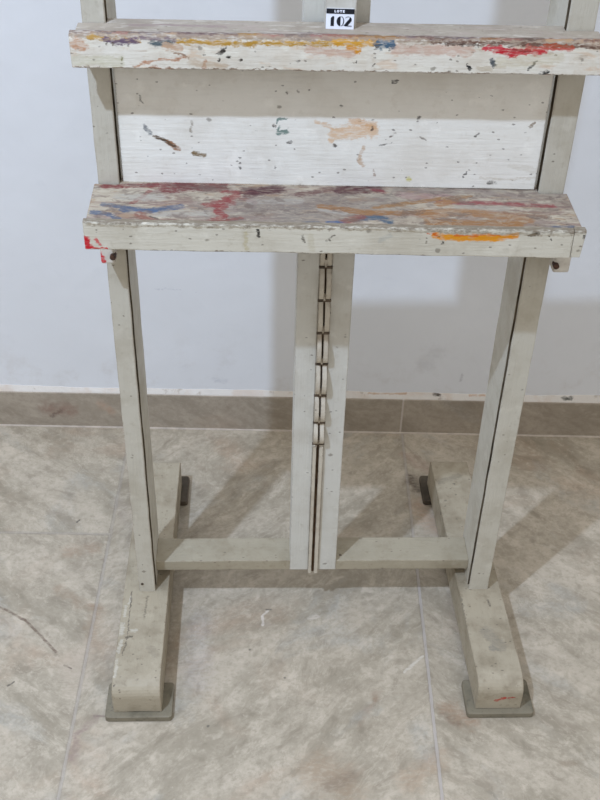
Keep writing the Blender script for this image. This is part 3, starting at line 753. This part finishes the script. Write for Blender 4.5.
# cross rail near the floor, lap-jointed behind the mast's front face
bm = new(); extrude(bm, [(0.030, 0.0965), (0.088, 0.0965), (0.088, 0.1195), (0.030, 0.1195)], 'x', -0.2832, 0.2772, 60, 0.0007)
link('cross_rail', bm, M['rail'], easel, 0.0016)

# mast with a central slot
ML, MR, MY, MB = -0.0443, 0.0376, 0.028, 0.078
sl0, sl1 = -0.0120, 0.0055
bm = new()
extrude(bm, [(ML, MY), (sl0, MY), (sl0, MY + 0.006), (sl1, MY + 0.006), (sl1, MY), (MR, MY), (MR, MB), (ML, MB)], 'z', 0.0985, TOP + 0.02, 110, 0.0006)
mast = link('mast', bm, M['mast'], easel, 0.0012)

# ratchet rack set into the mast: two wooden cheeks on either side of a dark slot, notched
NOTCH = [0.7289, 0.672, 0.6142, 0.5566, 0.4955, 0.4408, 0.3963]
def rack_profile():
    zs = sorted(NOTCH)
    pts = [(MY + 0.0055, zs[0] - 0.0035), (MY - 0.0055, zs[0] - 0.0035)]
    for a, b in zip(zs[:-1], zs[1:]):
        pts.append((MY - 0.0005, a - 0.001)); pts.append((MY - 0.0005, a + 0.002))
        for k in range(1, 9):
            t = k / 9.0
            pts.append((MY - 0.0015 - 0.0128 * math.sin(math.pi * t ** 0.85) ** 0.75, a + 0.002 + (b - a - 0.004) * t))
    pts += [(MY - 0.0005, zs[-1] - 0.001), (MY - 0.0005, zs[-1] + 0.002), (MY - 0.006, zs[-1] + 0.012), (MY - 0.006, 0.80), (MY - 0.001, 0.82), (MY - 0.001, 1.70), (MY + 0.0055, 1.70)]
    return pts
for x0, x1 in ((-0.0118, -0.0062), (-0.0014, 0.0052)):
    bm = new(); box(bm, x0, x1, MY - 0.0055, MY + 0.0055, 0.0945, min(NOTCH) - 0.0040)
    link('rack_strip', bm, M['rack'], easel, 0.0005)
bm = new(); box(bm, -0.0062, -0.0014, MY - 0.0002, MY + 0.0055, 0.0948, min(NOTCH) - 0.0042)
link('rack_slot', bm, M['slot'], easel)
for x0, x1 in ((-0.0118, -0.0049), (-0.0021, 0.0052)):
    bm = new(); extrude(bm, rack_profile(), 'x', x0, x1)
    rk = link('ratchet_rack', bm, M['rack'], easel, 0.0005)
bm = new(); box(bm, -0.0049, -0.0021, MY - 0.0002, MY + 0.0055, min(NOTCH) - 0.0034, 1.69)
link('rack_slot', bm, M['slot'], easel)
# wood bridging the lower end of each slot length, dark bar across each notch
zs = sorted(NOTCH) + [0.786]
for a, b in zip(zs[:-1], zs[1:]):
    bm = new(); box(bm, -0.0049, -0.0021, MY - 0.0060, MY + 0.001, a + 0.003, a + 0.003 + (b - a) * 0.22); link('slot_bridge', bm, M['rack'], easel)
for z in NOTCH:
    bm = new(); box(bm, -0.0130, 0.0066, MY - 0.0022, MY + 0.002, z - 0.0020, z + 0.0020); link('notch_bar', bm, M['notch'], easel, 0.0006)

# panel sliding in the grooves
bm = new(); box(bm, -0.2792, 0.2726, 0.0060, 0.0125, 0.868, 1.068, -0.012); link('panel', bm, M['panel'], easel, 0.0008)

# lower tray
SH = -0.0155
bm = new()
extrude(bm, [(-0.0995, 0.842), (-0.0995, 0.8665), (-0.002, 0.8685), (-0.002, 0.842)], 'x', -0.3165, 0.3158, 160, 0.0009, SH)
tray = link('tray', bm, M['tray_top'], easel, 0.0012)
tray['label'] = 'tray board smeared with red, blue and ochre paint'
bm = new(); box(bm, -0.2832, 0.2771, -0.004, 0.0226, 0.842, 0.8680, SH); link('tray_back_strip', bm, M['tray_top'], easel)
bm = new()
extrude(bm, [(-0.105, 0.8285), (-0.105, 0.8665), (-0.1035, 0.8685), (-0.096, 0.8685), (-0.094, 0.867), (-0.094, 0.8285)], 'x', -0.3195, 0.3030, 150, 0.0008, SH)
link('tray_lip', bm, M['tray_lip'], easel, 0.001)
bm = new()
extrude(bm, [(-0.105, 0.8295), (-0.105, 0.8665), (-0.1035, 0.869), (-0.094, 0.869), (-0.094, 0.8295)], 'x', 0.3034, 0.3188, 5, 0.0008, SH)
for v in bm.verts:               # slightly narrower at its foot
    if v.co.z < 0.84 and v.co.x > 0.31: v.co.x -= 0.003
link('lip_end', bm, M['tray_lip'], easel, 0.001)
def bracket(x0, x1, zb, bx):
    b = new(); box(b, x0, x1, -0.036, -0.006, zb, 0.846 - 0.0155 * x0)
    k = link('tray_bracket', b, M['bracket'], easel, 0.003)
    b = new()  # dark cylinder added to stand in for a shaded hole in the bracket
    bmesh.ops.create_cone(b, cap_ends=True, segments=20, radius1=0.0042, radius2=0.0042, depth=0.010,
                          matrix=Matrix.Translation((bx, -0.036, zb + 0.013)) @ Matrix.Rotation(math.pi / 2, 4, 'X'))
    link('dark_hole', b, M['dark_hole'], k)['label'] = 'dark plug coloured for the shade of a hole'
bracket(-0.3128, -0.2930, 0.7702, -0.2955)
bracket(0.3060, 0.3290, 0.7595, 0.3085)

# upper canvas rest
SH2 = -0.004
bm = new(); extrude(bm, [(-0.036, 1.049), (-0.036, 1.0835), (-0.0005, 1.0838), (-0.0005, 1.049)], 'x', -0.3165, 0.3165, 120, 0.0009, SH2)
link('canvas_rest', bm, M['rest_top'], easel, 0.001)
bm = new(); box(bm, -0.2832, 0.2771, -0.002, 0.0185, 1.066, 1.0832, SH2); link('rest_back_strip', bm, M['rest_top'], easel, 0.001)
bm = new()
extrude(bm, [(-0.0475, 1.0462), (-0.0482, 1.064), (-0.0480, 1.0815), (-0.0466, 1.0858), (-0.0435, 1.0880), (-0.0385, 1.0884), (-0.0340, 1.0840), (-0.0330, 1.0462)], 'x', -0.3210, 0.3205, 220, 0.0013, SH2)
link('rest_lip', bm, M['rest_lip'], easel, 0.001)
# upright slider bar standing on the canvas rest
bm = new(); box(bm, -0.0190, 0.0182, -0.0030, 0.0275, 1.0805, 1.70); link('slider_bar', bm, M['mast'], easel, 0.0012)

# feet: long bearers with rounded noses on thin pads
def foot(x0, x1, yf, yb, dx, pads):
    # dx: sideways drift of the nose relative to the heel
    r = 0.034
    prof = [(yf, 0.0118)]
    for k in range(0, 9):
        a = k / 8.0 * math.pi / 2
        prof.append((yf + r - r * math.cos(a) * 1.0, (HF - r * 0.8) + r * 0.8 * math.sin(a)))
    prof += [(yb - 0.004, HF), (yb, HF - 0.004), (yb, 0.0118)]
    b = new()
    extrude(b, prof, 'x', x0, x1, 8, 0.0009)
    f = link('foot', b, M['foot'], easel, 0.0016)
    for v in f.data.vertices:
        t = (v.co.y - yb) / (yf - yb)
        v.co.x += dx * t
    for (px0, px1, py0, py1) in pads:
        b = new()
        rr = 0.006
        out = []
        for cx, cy, a0 in ((px1 - rr, py1 - rr, 0), (px0 + rr, py1 - rr, 90), (px0 + rr, py0 + rr, 180), (px1 - rr, py0 + rr, 270)):
            for k in range(5):
                a = math.radians(a0 + 90 * k / 4)
                out.append((cx + rr * math.cos(a), cy + rr * math.sin(a)))
        extrude(b, out, 'z', 0.0003, 0.0120, 1, 0.0004)
        link('pad', b, M['pad'] if py0 < 0 else M['heel_pad'], f, 0.0015)
foot(-0.3385, -0.2590, -0.2090, 0.3497, -0.0020, ((-0.3545, -0.2435, -0.2196, -0.149), (-0.344, -0.245, 0.296, 0.374)))
foot(0.2500, 0.3260, -0.2090, 0.3497, 0.0140, ((0.2495, 0.3625, -0.2196, -0.149), (0.2365, 0.340, 0.296, 0.374)))

# screws that hold the posts to the feet
def screw(x, z):
    b = new()
    bmesh.ops.create_cone(b, cap_ends=True, segments=14, radius1=0.0026, radius2=0.0022, depth=0.002,
                          matrix=Matrix.Translation((x, -0.0004, z)) @ Matrix.Rotation(math.pi / 2, 4, 'X'))
    link('screw', b, M['notch'], easel)
screw(-0.3055, 0.0945)

# ------------------------------------------------------------------ the numbered card leaning on the slider bar
card = bpy.data.objects.new('lot_card', None)
card.empty_display_size = 0.02
COL.objects.link(card)
card.parent = None
R = Matrix.Rotation(PSI, 4, 'Z')
card.matrix_world = R @ Matrix.Translation((-0.0016, -0.0082, 1.0837)) @ Matrix.Rotation(math.radians(-10), 4, 'X') @ Matrix.Rotation(math.radians(1.0), 4, 'Y')
card['label'] = 'small white lot number card with black header reading 102, propped on the top ledge'
card['category'] = 'card'
CW, CH = 0.0338, 0.0238
bm = new(); box(bm, -CW / 2, CW / 2, 0.0, 0.0012, 0.0, CH); link('paper', bm, M['card'], card, 0.0003)
bm = new(); box(bm, -CW / 2 + 0.0001, CW / 2 - 0.0001, -0.0003, 0.0006, CH * 0.745, CH - 0.0002); link('header_band', bm, M['ink'], card)

def flat_shape(polys, y0, y1):
    b = new()
    for pts in polys:
        extrude(b, [(p[0], p[1]) for p in pts], 'y', y0, y1)
    return b
def arc(cx, cz, rx, rz, a0, a1, n=14):
    return [(cx + rx * math.cos(math.radians(a0 + (a1 - a0) * k / n)), cz + rz * math.sin(math.radians(a0 + (a1 - a0) * k / n))) for k in range(n + 1)]
z0, z1 = 0.0036, 0.0148
zc, hz = (z0 + z1) / 2, (z1 - z0) / 2
# stencil figures: one, nought, two
one = [[(-0.0113, z0), (-0.0073, z0), (-0.0073, z1), (-0.0092, z1), (-0.0113, z1 - 0.0022)]]
nought = [arc(0.0005, zc, 0.0046, hz, 90, 270) + [(0.0005, z0)],
          arc(0.0013, zc, 0.0036, hz, -90, 90) + arc(0.0010, zc, 0.0029, hz * 0.92, 90, -90)]
two = [arc(0.0098, z1 - 0.0036, 0.0042, 0.0036, 60, -35) + [(0.0090, z0 + 0.0005), (0.0044, z0 + 0.0005), (0.0088, z0 + 0.0062), (0.0104, z1 - 0.0036)],
       [(0.0060, z0), (0.0142, z0), (0.0142, z0 + 0.0008), (0.0060, z0 + 0.0008)],
       arc(0.0098, z1 - 0.0036, 0.0042, 0.0036, 150, 66) + arc(0.0098, z1 - 0.0036, 0.0037, 0.0031, 66, 150)]
for nm, p in (('numeral', one), ('numeral', nought), ('numeral', two)):
    link(nm, flat_shape(p, -0.0004, 0.0004), M['ink'], card)
# small white capitals on the header
hz0, hz1 = CH * 0.745 + 0.0015, CH - 0.0016
def rects(*r): return [[(a, c), (b, c), (b, d), (a, d)] for a, b, c, d in r]
t_ = 0.0009
L = rects((-0.0072, -0.0072 + t_, hz0, hz1), (-0.0072 + t_, -0.0050, hz0, hz0 + t_))
O = [arc(-0.0029, (hz0 + hz1) / 2, 0.0015, (hz1 - hz0) / 2, 0, 180) + arc(-0.0029, (hz0 + hz1) / 2, 0.0006, (hz1 - hz0) / 2 - t_, 180, 0),
     arc(-0.0029, (hz0 + hz1) / 2, 0.0015, (hz1 - hz0) / 2, 180, 360) + arc(-0.0029, (hz0 + hz1) / 2, 0.0006, (hz1 - hz0) / 2 - t_, 360, 180)]
T = rects((-0.0009, 0.0021, hz1 - t_, hz1), (0.0006 - t_ / 2, 0.0006 + t_ / 2, hz0, hz1 - t_))
E = rects((0.0028, 0.0028 + t_, hz0, hz1), (0.0028 + t_, 0.0050, hz0, hz0 + t_ * .9), (0.0028 + t_, 0.0047, (hz0 + hz1) / 2 - t_ * .4, (hz0 + hz1) / 2 + t_ * .4), (0.0028 + t_, 0.0050, hz1 - t_ * .9, hz1))
for p in (L, O, T, E):
    link('letter', flat_shape(p, -0.0007, -0.0002), M['card'], card)

# ------------------------------------------------------------------ light: one small ceiling lamp ahead-left, soft room light all round
ld = bpy.data.lights.new('ceiling_lamp', 'AREA')
ld.shape = 'DISK'; ld.size = 0.065
ld.energy = KEY; ld.color = KEY_COL
lo = bpy.data.objects.new('ceiling_lamp', ld); COL.objects.link(lo)
lo.location = (-0.95, -1.21, 2.8)

w = bpy.data.worlds.new('room_light'); S.world = w
w.use_nodes = True
bg = w.node_tree.nodes.get('Background') or w.node_tree.nodes.new('ShaderNodeBackground')
# brighter overhead (the lit ceiling) than towards the horizon
wt = w.node_tree
tc = wt.nodes.new('ShaderNodeTexCoord')
sp = wt.nodes.new('ShaderNodeSeparateXYZ'); wt.links.new(tc.outputs['Generated'], sp.inputs[0])
mr = wt.nodes.new('ShaderNodeMapRange'); mr.interpolation_type = 'SMOOTHSTEP'
wt.links.new(sp.outputs[2], mr.inputs[0])
mr.inputs[1].default_value = 0.0; mr.inputs[2].default_value = 0.9
mr.inputs[3].default_value = AMB * AMB_LOW; mr.inputs[4].default_value = AMB
bg.inputs[0].default_value = AMB_COL + (1,)
wt.links.new(mr.outputs[0], bg.inputs[1])

# ------------------------------------------------------------------ camera
cd = bpy.data.cameras.new('camera')
cd.sensor_fit = 'VERTICAL'; cd.sensor_height = 36.0; cd.sensor_width = 27.0
cd.lens = 36.0 * 1083.83 / 800.0
cd.clip_start = 0.05
cam = bpy.data.objects.new('camera', cd); COL.objects.link(cam)
p, yw, r = 0.66601, -0.01437, 0.02893
fwd = Vector((-math.sin(yw) * math.cos(p), math.cos(yw) * math.cos(p), -math.sin(p)))
right = Vector((math.cos(yw), math.sin(yw), 0)); up = right.cross(fwd)
r2 = right * math.cos(r) + up * math.sin(r); u2 = -right * math.sin(r) + up * math.cos(r)
mm = Matrix((r2, u2, -fwd)).transposed().to_4x4()
mm.translation = Vector((-0.05496, -1.31356, 1.53918))
cam.matrix_world = mm
S.camera = cam

S.view_settings.view_transform = 'Standard'
S.view_settings.look = 'None'
S.view_settings.gamma = 1.0
S.view_settings.use_curve_mapping = False
S.view_settings.exposure = 0.0
